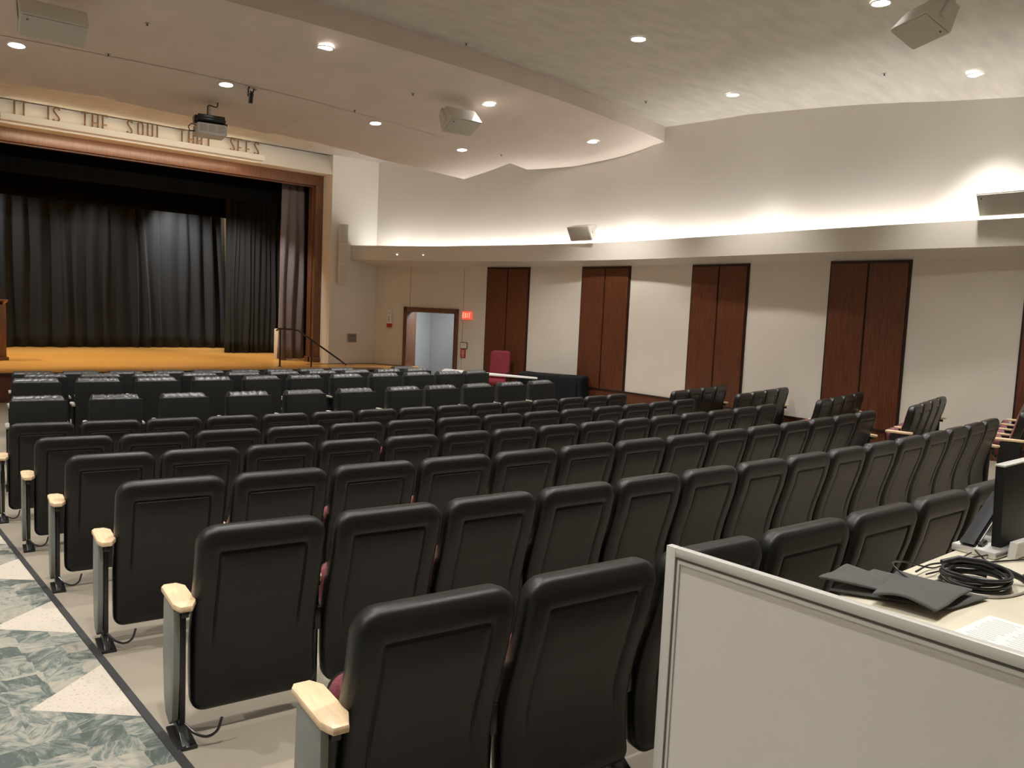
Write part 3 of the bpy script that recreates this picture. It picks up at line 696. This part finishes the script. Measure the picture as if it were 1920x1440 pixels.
# black draped table
def drape():
    e = empty('draped_table', (0, 0, 0)); c = Vector((11.84, 12.5)); ax = Vector((.45, -.89)).normalized(); ay = Vector((.89, .45))
    tag(e, 'long table under a black cloth hanging to the floor, below the second mahogany panel', 'table')
    L_, Wd = .72, .27; n = 96; rows = []
    def rr(t, ex):
        cu, su = cos(t), sin(t); q = .28
        return (abs(cu) ** q * (1 if cu > 0 else -1) * (L_ + ex), abs(su) ** q * (1 if su > 0 else -1) * (Wd + ex))
    zs = [(-1.300, -.30), (-1.298, -.08), (-1.300, -.02), (-1.312, .0), (-1.35, .012), (-1.5, .02), (-1.7, .03), (-1.9, .04), (-2.04, .05)]
    for z, ex in zs:
        row = []
        for i in range(n + 1):
            t = 2 * pi * i / n; f = max(0, (-1.31 - z)) * 1.2
            fo = (.035 * sin(9 * t) + .02 * sin(17 * t + 1) + .012 * sin(31 * t)) * min(1, f)
            u, v = rr(t, ex + fo + (.015 * sin(5 * t) if z > -1.305 else 0)); P = c + ax * u + ay * v
            row.append((P.x, P.y, z + (.008 * sin(3 * t) if z > -1.305 else 0)))
        rows.append(row)
    k = MB(); V = k.grid(rows); k.bm.faces.new(V[0][:-1]); bmesh.ops.remove_doubles(k.bm, verts=k.bm.verts, dist=1e-5)
    k.build('cloth', CLOTHB, e, angle=70)
    for u, v in ((-.6, -.19), (-.6, .19), (.6, -.19), (.6, .19)):
        P = c + ax * u + ay * v; k = MB(); k.cyl((P.x, P.y, FZ), (P.x, P.y, -1.32), .015); k.build('leg', BSTEEL, e)
    k = MB(); k.box((c.x, c.y, -1.325), (.46, 1.3, .03), rz=atan2(ay.y, ay.x), bev=.005); k.build('tabletop', WHITEM, e)
drape()
# burgundy chair
e = empty('burgundy_chair', (11.62, 14.12, FZ), -1.1, 'burgundy upholstered high-back chair between the white table and the mahogany panel', 'chair')
e.rotation_euler = (0, 0, 2.2)
k = MB(); slab(k, .24, .50, 1.14, .10, .05, [(0, .05), (0, 0), (.01, -.03), (.03, -.045), (.06, -.05), (.1, -.045), (.15, -.055)], lambda x, z, o: -.22 - (z - .5) * .16 - o, fill_both=True); k.build('backrest', mat('burgundy_plain', (.22, .018, .03), .75, bump=.4, bscale=40), e, angle=80)
k = MB(); k.box((0, .02, .45), (.50, .50, .12), bev=.045); k.build('seat', MATS['burgundy_plain'], e)
for sx in (-1, 1):
    k = MB(); k.box((sx * .29, .03, .66), (.055, .34, .03), bev=.012); k.build('armrest', BSTEEL, e)
    k = MB(); k.tube([(sx * .29, .12, .65), (sx * .29, .10, .5), (sx * .22, .06, .41)], .014); k.build('arm_support', BSTEEL, e)
k = MB(); k.cyl((0, 0, .10), (0, 0, .40), .028)
k.build('column', BSTEEL, e)
k = MB()
for i in range(5):
    t = 2 * pi * i / 5; k.box((.15 * cos(t), .15 * sin(t), .085), (.30, .04, .03), rz=t, bev=.006); k.sphere((.29 * cos(t), .29 * sin(t), .03), .03)
k.build('base', BSTEEL, e)
# ------------------------------------------------------------------ signs and small wall items
def wall_item(name, y, z, label, cat):
    p, an = wall_at(y, .0); e = empty(name, (p.x, p.y, z), an + pi / 2, label, cat); return e   # local -y faces the room... local y = into wall
e = wall_item('exit_sign', 15.70, -.16, 'small glowing red EXIT sign on the wall right of the doorway', 'exit sign')
# local frame: x along wall, +y towards room after rotation by an-90deg
k = MB(); k.box((0, -.03, 0), (.30, .05, .20), bev=.008); k.build('housing', EXITB, e)
EX = {'E': [[(1, 1), (0, 1), (0, 0), (1, 0)], [(0, .5), (.85, .5)]], 'X': [[(0, 0), (1, 1)], [(0, 1), (1, 0)]], 'I': [[(.5, 0), (.5, 1)]], 'T': [[(0, 1), (1, 1)], [(.5, 0), (.5, 1)]]}
k = MB()
for i, g in enumerate('EXIT'):
    for s in EX[g]: k.tube([(-.11 + .062 * i + .036 * u, -.058, -.055 + .11 * v) for u, v in s], .007, 6)
k.build('lettering', EXITM, e)
e = wall_item('fire_alarm', 18.02, -.345, 'tall white fire alarm speaker with red strobe base left of the doorway', 'fire alarm')
k = MB(); k.box((0, -.03, .05), (.13, .06, .34), bev=.008); k.build('housing', WHITEM, e)
k = MB(); k.box((0, -.035, -.17), (.125, .07, .10), bev=.008); k.build('strobe_base', RED, e)
k = MB()
for i in range(6): k.box((0, -.062, -.06 + .025 * i), (.06, .005, .010))
k.build('grille', DARKG, e)
k = MB(); k.cyl((0, -.06, .15), (0, -.066, .15), .028, 16); k.build('lens', GRILLE, e)
e = wall_item('framed_notice', 15.78, -.895, 'small framed white notice above the red fire sign, right of the doorway', 'notice')
k = MB(); k.box((0, -.012, 0), (.22, .02, .16), bev=.004); k.build('frame', MAHOG2, e)
k = MB(); k.box((0, -.0235, 0), (.185, .004, .125)); k.build('sheet', PAPER, e)
k = MB()
for i in range(3): k.box((0, -.0262, .03 - .03 * i), (.12, .002, .008))
k.build('print', INK, e)
e = wall_item('fire_sign', 15.80, -1.09, 'red fire equipment sign with white writing right of the doorway', 'sign')
k = MB(); k.box((0, -.008, 0), (.16, .014, .21), bev=.003); k.build('plate', RED, e)
k = MB()
for i, w_ in enumerate((.09, .07, .10, .06, .08)): k.box((0, -.0162, .07 - .034 * i), (w_, .002, .014))
k.build('print', PAPER, e)
e = empty('wall_vent', (10.36, SY - .012, -.875), 0, 'small square grey vent low on the pale wall right of the stage', 'vent')
k = MB(); k.box((0, 0, 0), (.27, .02, .225), bev=.004); k.build('frame', TGREY, e)
k = MB()
for i in range(9): k.box((0, -.012, -.09 + .0225 * i), (.23, .008, .011), rx=.5)
k.build('louvres', mat('vent_metal', (.20, .18, .15), .5), e)
# column loudspeaker on the stage wall
e = empty('column_loudspeaker', (9.98, 18.36, 1.23), -.34, 'tall slim white column loudspeaker on the pale wall right of the stage', 'loudspeaker')
k = MB(); k.box((0, 0, 0), (.215, .17, 1.46), bev=.012); k.build('cabinet', OFFW, e)
for z in (-.485, 0, .485):
    k = MB(); k.box((0, -.088, z), (.185, .016, .455), bev=.006); k.build('grille', GRILLE, e)
k = MB(); k.box((0, .10, .4), (.08, .08, .1)); k.box((0, .10, -.4), (.08, .08, .1)); k.build('bracket', OFFW, e)
# ------------------------------------------------------------------ wedge loudspeakers
def wedge_speaker(loc, rz, tilt, roll, L_, label, s=1.):
    e = empty('wedge_loudspeaker', loc, rz, label, 'loudspeaker'); e.rotation_euler = (tilt, roll, rz); e.rotation_mode = 'XYZ'; e.scale = (s, s, s)
    k = MB(); k.prism([(-.17, -.13), (.17, -.13), (.11, .13), (-.11, .13)][::1], 'x', -L_ / 2, L_ / 2, bev=.012); k.build('cabinet', OFFW, e)
    k = MB(); k.box((0, 0, -.138), (L_ - .03, .31, .012), bev=.004); k.build('grille', GRILLE, e)
    k = MB(); k.cyl((-L_ / 2 + .07, -.10, -.1445), (-L_ / 2 + .07, -.10, -.149), .012, 12); k.build('badge', DARKG, e)
    k = MB(); k.box((-L_ / 2 - .012, 0, .03), (.010, .07, .20), bev=.003); k.box((L_ / 2 + .012, 0, .03), (.010, .07, .20), bev=.003); k.box((0, 0, .145), (L_ + .034, .07, .010), bev=.003); k.build('yoke_bracket', OFFW, e)
    return e
wedge_speaker((2.02, 10.37, 2.94), -.06, radians(-28), 0, .66, 'large white wedge loudspeaker at the top left corner of the ceiling', 1.)
wedge_speaker((7.65, 10.47, 2.92), -.02, radians(-30), radians(-2), .57, 'white wedge loudspeaker in the middle of the front ceiling')
wedge_speaker((8.56, 3.83, 3.10), 1.05, radians(30), 0, .56, 'white wedge loudspeaker hanging at the top right of the photo beside a downlight')
for y, l in ((12.12, 'small white wedge loudspeaker above the fascia, over the second mahogany panel'), (4.0, 'white wedge loudspeaker above the fascia at the right edge of the photo')):
    p, an = wall_at(y, .27); e = wedge_speaker((p.x, p.y, 1.71), an + pi / 2, radians(0), 0, .66, l, .92)
    e.rotation_euler = (radians(-62), 0, an + pi / 2)
# ------------------------------------------------------------------ projector and camera
e = empty('projector', (4.70, 13.0, 2.58), -.16, 'white projector with grille front hanging from a black mount before the lettering', 'projector')
k = MB(); k.box((0, .0, 0), (.44, .40, .17), bev=.02); k.build('body', mat('projector_shell', (.62, .60, .56), .45), e)
for x in (-.13, 0, .13):
    k = MB(); k.box((x, -.201, .01), (.105, .006, .11), bev=.002)
    for i in range(6): k.box((x, -.205, -.03 + .016 * i), (.10, .004, .004))
    k.build('vent_grille', GRILLE, e)
k = MB(); k.cyl((-.221, .05, .0), (-.235, .05, .0), .035, 16); k.build('side_knob', TGREY, e)
k = MB(); k.tube([(-.22, -.08, .05), (-.29, -.10, .06), (-.33, -.06, .02), (-.30, .0, -.03), (-.22, .02, -.02)], .008); k.build('cable', RUBBER, e)
e = empty('projector_mount', (4.70, 13.0, 2.67), -.16, 'black projector mount with a bent conduit pipe to the ceiling', 'mount')
k = MB(); k.box((0, -.02, .06), (.42, .24, .05), bev=.01); k.box((0, -.02, .02), (.50, .12, .04), bev=.01); k.box((-.2, .05, .09), (.07, .20, .07), bev=.01); k.box((0, -.1, .1), (.40, .05, .07), bev=.008); k.build('frame', BSTEEL, e)
k = MB(); k.tube([(-.04, 0, .12), (-.04, 0, .28), (-.025, 0, .30), (.0, 0, .305), (.06, 0, .29), (.10, 0, .29), (.11, 0, .31), (.11, 0, .47)], .009); k.build('conduit', BSTEEL, e)
k = MB(); k.box((-.0, .03, .26), (.045, .045, .34), bev=.005); k.build('drop_pole', OFFW, e)
k = MB(); k.cyl((.11, 0, .46), (.11, 0, .475), .05, 16); k.build('ceiling_plate', TGREY, e)
e = empty('hanging_camera', (4.93, 12.0, 3.02), .4, 'small black camera hanging from the ceiling between two downlights', 'camera')
k = MB(); k.cyl((0, 0, -.13), (-.01, -.03, .03), .033, 14); k.sphere((0, 0, .0), .05); k.build('body', BSTEEL, e)
k = MB(); k.tube([(-.04, 0, .0), (-.05, 0, .06), (-.02, 0, .11)], .010); k.tube([(.04, 0, .0), (.06, 0, .07), (.08, 0, .12), (.07, 0, .165)], .010); k.box((.06, 0, .165), (.05, .05, .03)); k.build('yoke', BSTEEL, e)
k = MB(); k.tube([(.10, 0, .17), (.12, 0, .10), (.09, 0, .08)], .007); k.build('cable', RUBBER, e)
# sprinkler heads
sp0 = None
for (x, y, z), l in zip([(2.904, 10.029, 3.05), (2.806, 11.277, 2.96), (6.722, 10.382, 3.1), (6.434, 11.579, 3.0), (10.012, 12.301, 2.97), (6.447, 8.738, 3.42), (10.106, 8.825, 3.42), (10.746, 5.289, 3.3)],
        ['right of the top left loudspeaker', 'below the top left loudspeaker, near the crease', 'ahead of the middle downlight', 'near the crease above the projector side', 'near the front corner by the curved wall', 'just behind the ceiling step', 'in the rear ceiling near the wall corner', 'in the rear ceiling left of the right edge downlight']):
    X, Y = x * KS, y * KS; z2, _ = surf_z(X, Y); s = z2 / (z * KS); X *= s; Y *= s; z2, _ = surf_z(X, Y)
    if sp0 is None:
        e = sp0 = empty('sprinkler_head', (0, 0, 0))
        k = MB(); k.cyl((0, 0, -.004), (0, 0, 0), .03, 16); k.build('escutcheon', TGREY, e)
        k = MB(); k.cyl((0, 0, -.026), (0, 0, -.004), .007, 8); k.cyl((0, 0, -.029), (0, 0, -.026), .015, 12); k.build('nozzle', BSTEEL, e)
    else: e = copy_tree(sp0)
    e.location = (X, Y, z2); tag(e, 'tiny dark ceiling sprinkler ' + l, 'sprinkler', 'ceiling sprinklers')
# ------------------------------------------------------------------ partition, control table and what lies on it
PX = 1.503
e = empty('partition', (0, 0, 0), 0, 'grey office partition with an aluminium frame at the lower right', 'partition')
k = MB(); k.span((PX, -1.6, -1.58), (PX + .010, 1.13, -.555)); k.build('panel', PANELG, e)
k = MB(); k.span((PX - .006, 1.138, -1.60), (PX + .014, 1.165, -.530), bev=.002); k.build('end_post', ALU, e)
k = MB(); k.span((PX - .006, -1.6, -.552), (PX + .014, 1.1375, -.530), bev=.002); k.build('top_rail', ALU, e)
k = MB(); k.span((PX - .002, -1.58, -.558), (PX, 1.130, -.552)); k.span((PX - .002, 1.132, -1.58), (PX, 1.138, -.552)); k.build('gasket', DARKG, e)
k = MB(); k.span((PX - .004, -1.58, -.566), (PX, 1.126, -.558)); k.span((PX - .004, 1.126, -1.58), (PX, 1.132, -.558)); k.build('bead', ALU, e)
TZ = -.85
e = empty('control_table', (0, 0, 0), 0, 'cream laminate table behind the partition holding cables and a monitor', 'table')
k = MB(); k.span((PX + .06, .30, TZ - .032), (4.6, 1.205, TZ), bev=.006); k.build('tabletop', TABLET, e)
for x, y in ((1.7, .4), (1.7, 1.1), (4.4, .4), (4.4, 1.1)):
    k = MB(); k.box((x, y, (TZ - .03 - 1.6) / 2), (.04, .04, 1.6 + TZ - .03), bev=.004); k.build('leg', ALU, e)
# folded cloth: two layers of soft sheet
def sheet(name, corners, z, thick, m, parent=None, wob=.006, seed=0, fold=None):
    k = MB(); n = 22; rows = []
    a, b, c, d = [Vector(q) for q in corners]
    for i in range(n + 1):
        row = []
        for j in range(n + 1):
            u, v = i / n, j / n
            p = (a * (1 - u) + b * u) * (1 - v) + (d * (1 - u) + c * u) * v
            h = z + wob * (sin(5 * u + seed) * cos(4 * v + seed) + .6 * sin(9 * v + 2 * u)) + wob
            if fold: h += fold(u, v)
            row.append((p.x, p.y, h))
        rows.append(row)
    k.grid(rows); o = k.build(name, m, parent, recalc=True, angle=180)
    s = o.modifiers.new('t', 'SOLIDIFY'); s.thickness = thick; s.offset = -1
    return o
e = empty('folded_cloth', (0, 0, 0), 0, 'folded dark grey cloth on the table corner behind the partition', 'cloth')
sheet('lower_layer', [(2.42, 1.23), (2.58, .93), (2.80, .90), (2.76, 1.25)], TZ + .006, .006, CLOTHG, e, .002, 1)
sheet('upper_layer', [(2.44, 1.10), (2.46, .925), (2.76, .935), (2.75, 1.165)], TZ + .026, .007, CLOTHG, e, .003, 3, fold=lambda u, v: .015 * sstep(.75, 1, 1 - v) * sin(pi * u))
sheet('folded_corner', [(2.40, 1.26), (2.50, 1.11), (2.68, 1.15), (2.60, 1.27)], TZ + .024, .006, CLOTHG, e, .003, 5, fold=lambda u, v: .02 * (1 - u))
# coiled cable
e = empty('cable_coil', (0, 0, 0), 0, 'coil of thick black cable lying on the cream table', 'cable')
k = MB(); pts = []; c = (2.93, .985)
for i in range(0, 8 * 36):
    t = 2 * pi * i / 36; q = i / 36
    r1 = .125 + .010 * sin(q * 2.1) + .006 * cos(3 * t + q); r2 = .092 + .008 * cos(q * 1.7)
    pts.append((c[0] + r1 * cos(t) * .92 + .004 * sin(q * 5), c[1] + r2 * sin(t) * 1.02 + .006 * cos(q * 3), TZ + .008 + .0065 * q * .9 + .003 * sin(2 * t + q)))
k.tube(pts, .0055, 8); k.build('loops', RUBBER, e)
k = MB(); k.tube([(2.93, 1.095, TZ + .05), (2.98, 1.06, TZ + .065), (3.03, 1.0, TZ + .06), (3.06, .93, TZ + .04), (3.08, .88, TZ + .02)], .011, 10); k.build('sleeve', RUBBER, e)
k = MB(); k.cyl((2.745, 1.055, TZ + .017), (2.80, 1.05, TZ + .017), .011, 14); k.cyl((2.74, 1.02, TZ + .013), (2.79, 1.03, TZ + .013), .008, 12); k.build('connector', BSTEEL, e)
k = MB()
k.tube([tuple(v) for v in spline([(2.745, 1.055, TZ + .017), (2.70, 1.10, TZ + .03), (2.72, 1.17, TZ + .06), (2.82, 1.18, TZ + .05), (2.90, 1.12, TZ + .03), (3.0, 1.12, TZ + .02)], 8)], .003, 6)
k.tube([tuple(v) for v in spline([(2.86, 1.15, TZ + .015), (2.98, 1.15, TZ + .02), (3.10, 1.11, TZ + .02), (3.25, 1.10, TZ + .015), (3.45, 1.06, TZ + .01)], 8)], .0035, 6)
k.tube([tuple(v) for v in spline([(2.87, 1.12, TZ + .012), (3.0, 1.09, TZ + .02), (3.15, 1.09, TZ + .015), (3.22, 1.13, TZ + .01), (3.32, 1.14, TZ + .01)], 8)], .003, 6)
k.build('thin_leads', RUBBER, e)
e = empty('power_cord', (0, 0, 0), 0, 'thin black cord looping from the grey dock across the cream table', 'cord')
k = MB(); k.tube([tuple(v) for v in spline([(3.33, 1.13, TZ + .02), (3.28, 1.08, TZ + .006), (3.22, 1.03, TZ + .006), (3.10, .99, TZ + .006), (3.13, 1.05, TZ + .006), (3.24, 1.06, TZ + .006), (3.45, .98, TZ + .006), (3.7, .92, TZ + .006)], 8)], .0035, 6); k.build('lead', RUBBER, e)
e = empty('power_cord', (0, 0, 0), 0, 'grey cable lying along the front of the black coil', 'cord')
k = MB(); k.tube([tuple(v) for v in spline([(2.80, .93, TZ + .005), (2.86, .885, TZ + .005), (2.95, .86, TZ + .005), (3.10, .85, TZ + .005)], 8)], .0045, 6); k.build('lead', TGREY, e)
# printed sheet
e = empty('printed_sheet', (2.50, .745, TZ + .002), radians(-3), 'printed sheet of paper on the cream table just over the partition', 'paper')
k = MB(); k.box((0, 0, 0), (.30, .215, .0012)); k.build('page', PAPER, e)
k = MB(); rnd = random.Random(3)
for c_ in range(2):
    for i in range(17):
        k.box((-.135 + .016 * i, -.045 + c_ * .095, .0009), (.006, rnd.uniform(.05, .085), .0004))
k.build('print', mat('faint_print', (.60, .58, .55), .8), e)
# dock, tilted tablet, monitor, mouse
e = empty('docking_station', (3.46, 1.13, TZ), radians(-4), 'flat light grey dock under the tilted black screen', 'dock')
k = MB(); k.box((0, 0, .014), (.26, .16, .028), bev=.005); k.build('body', ALU, e)
k = MB(); k.box((0, -.081, .014), (.24, .003, .010)); k.build('edge_strip', DARKG, e)
e = empty('tilted_screen', (3.47, 1.15, TZ + .03), 0, 'black flat screen leaning back on the grey dock', 'screen')
k = MB(); k.prism([(-.14, .01), (-.125, .0), (.165, .155), (.155, .175)], 'y', -.012, .04, bev=.003); k.build('panel', SCREEN, e)
k = MB(); k.prism([(-.120, -.004), (-.115, -.009), (.17, .145), (.166, .152)], 'y', -.016, .0); k.build('edge', ALU, e)
k = MB(); k.cyl((-.09, -.03, .0), (-.09, .05, .0), .016, 12); k.box((-.06, 0, .0), (.06, .05, .03), bev=.006); k.build('hinge', BSTEEL, e)
e = empty('monitor', (3.72, 1.09, TZ), radians(0), 'black computer monitor seen from the side at the right edge', 'monitor')
k = MB(); k.prism([(-.295, .02), (.26, .03), (.26, .345), (-.33, .345)], 'y', -.014, .020, bev=.004)
k.build('casing', SCREEN, e)
k = MB(); k.prism([(-.335, .345), (.265, .345), (.265, .351), (-.335, .351)], 'y', -.016, .022, bev=.001); k.build('top_edge', ALU, e)
k = MB(); k.box((0, .05, .12), (.05, .03, .24), bev=.005); k.box((0, .05, .006), (.22, .16, .012), bev=.004); k.build('stand', BSTEEL, e)
e = empty('grey_box', (3.47, 1.02, TZ), radians(-4), 'small slanted light grey panel beside the monitor', 'box')
k = MB(); k.prism([(-.07, 0), (.09, 0), (.09, .062), (-.055, .062)], 'y', -.01, .02, bev=.003); k.build('body', ALU, e)
e = empty('computer_mouse', (3.13, .86, TZ), 0, 'black rounded device cut by the right edge, beside the cable coil', 'mouse')
k = MB(); k.sphere((0, 0, .012), .035, (1, 1.5, .8), 18); k.build('body', RUBBER, e)
# ------------------------------------------------------------------ fill lamps are the real fixtures only; camera
for o in list(bpy.data.objects):
    if o.parent is None: o.location.z += ZO
CAMP = dict(f=1517.8729, pi=.09007432, ro=.04465400, yaw=pi / 2 - .86235899)
cam = bpy.data.cameras.new('camera'); co = bpy.data.objects.new('camera', cam); COL.objects.link(co)
cam.sensor_width = 36; cam.sensor_fit = 'HORIZONTAL'; cam.lens = CAMP['f'] / 1920 * 36; cam.clip_start = .05; cam.clip_end = 100
az = CAMP['yaw']      # camera looks this far to the right of +Y
F = Vector((sin(az) * cos(CAMP['pi']), cos(az) * cos(CAMP['pi']), -sin(CAMP['pi'])))
Rt = Vector((cos(az), -sin(az), 0)); U = Rt.cross(F); ro = CAMP['ro']
R2 = Rt * cos(ro) + U * sin(ro); U2 = U * cos(ro) - Rt * sin(ro)
M = Matrix((R2, U2, -F)).transposed().to_4x4(); M.translation = Vector((0, 0, ZO)); co.matrix_world = M
SC.camera = co
w = bpy.data.worlds.new('world'); SC.world = w; w.use_nodes = True; w.node_tree.nodes['Background'].inputs[0].default_value = (.02, .02, .02, 1); w.node_tree.nodes['Background'].inputs[1].default_value = .3
SC.view_settings.view_transform = 'Standard'; SC.view_settings.look = 'None'; SC.view_settings.gamma = 1; SC.view_settings.use_curve_mapping = False
SC.view_settings.exposure = EXPO
SC.cycles.use_denoising = True; SC.cycles.max_bounces = 8; SC.cycles.diffuse_bounces = 5
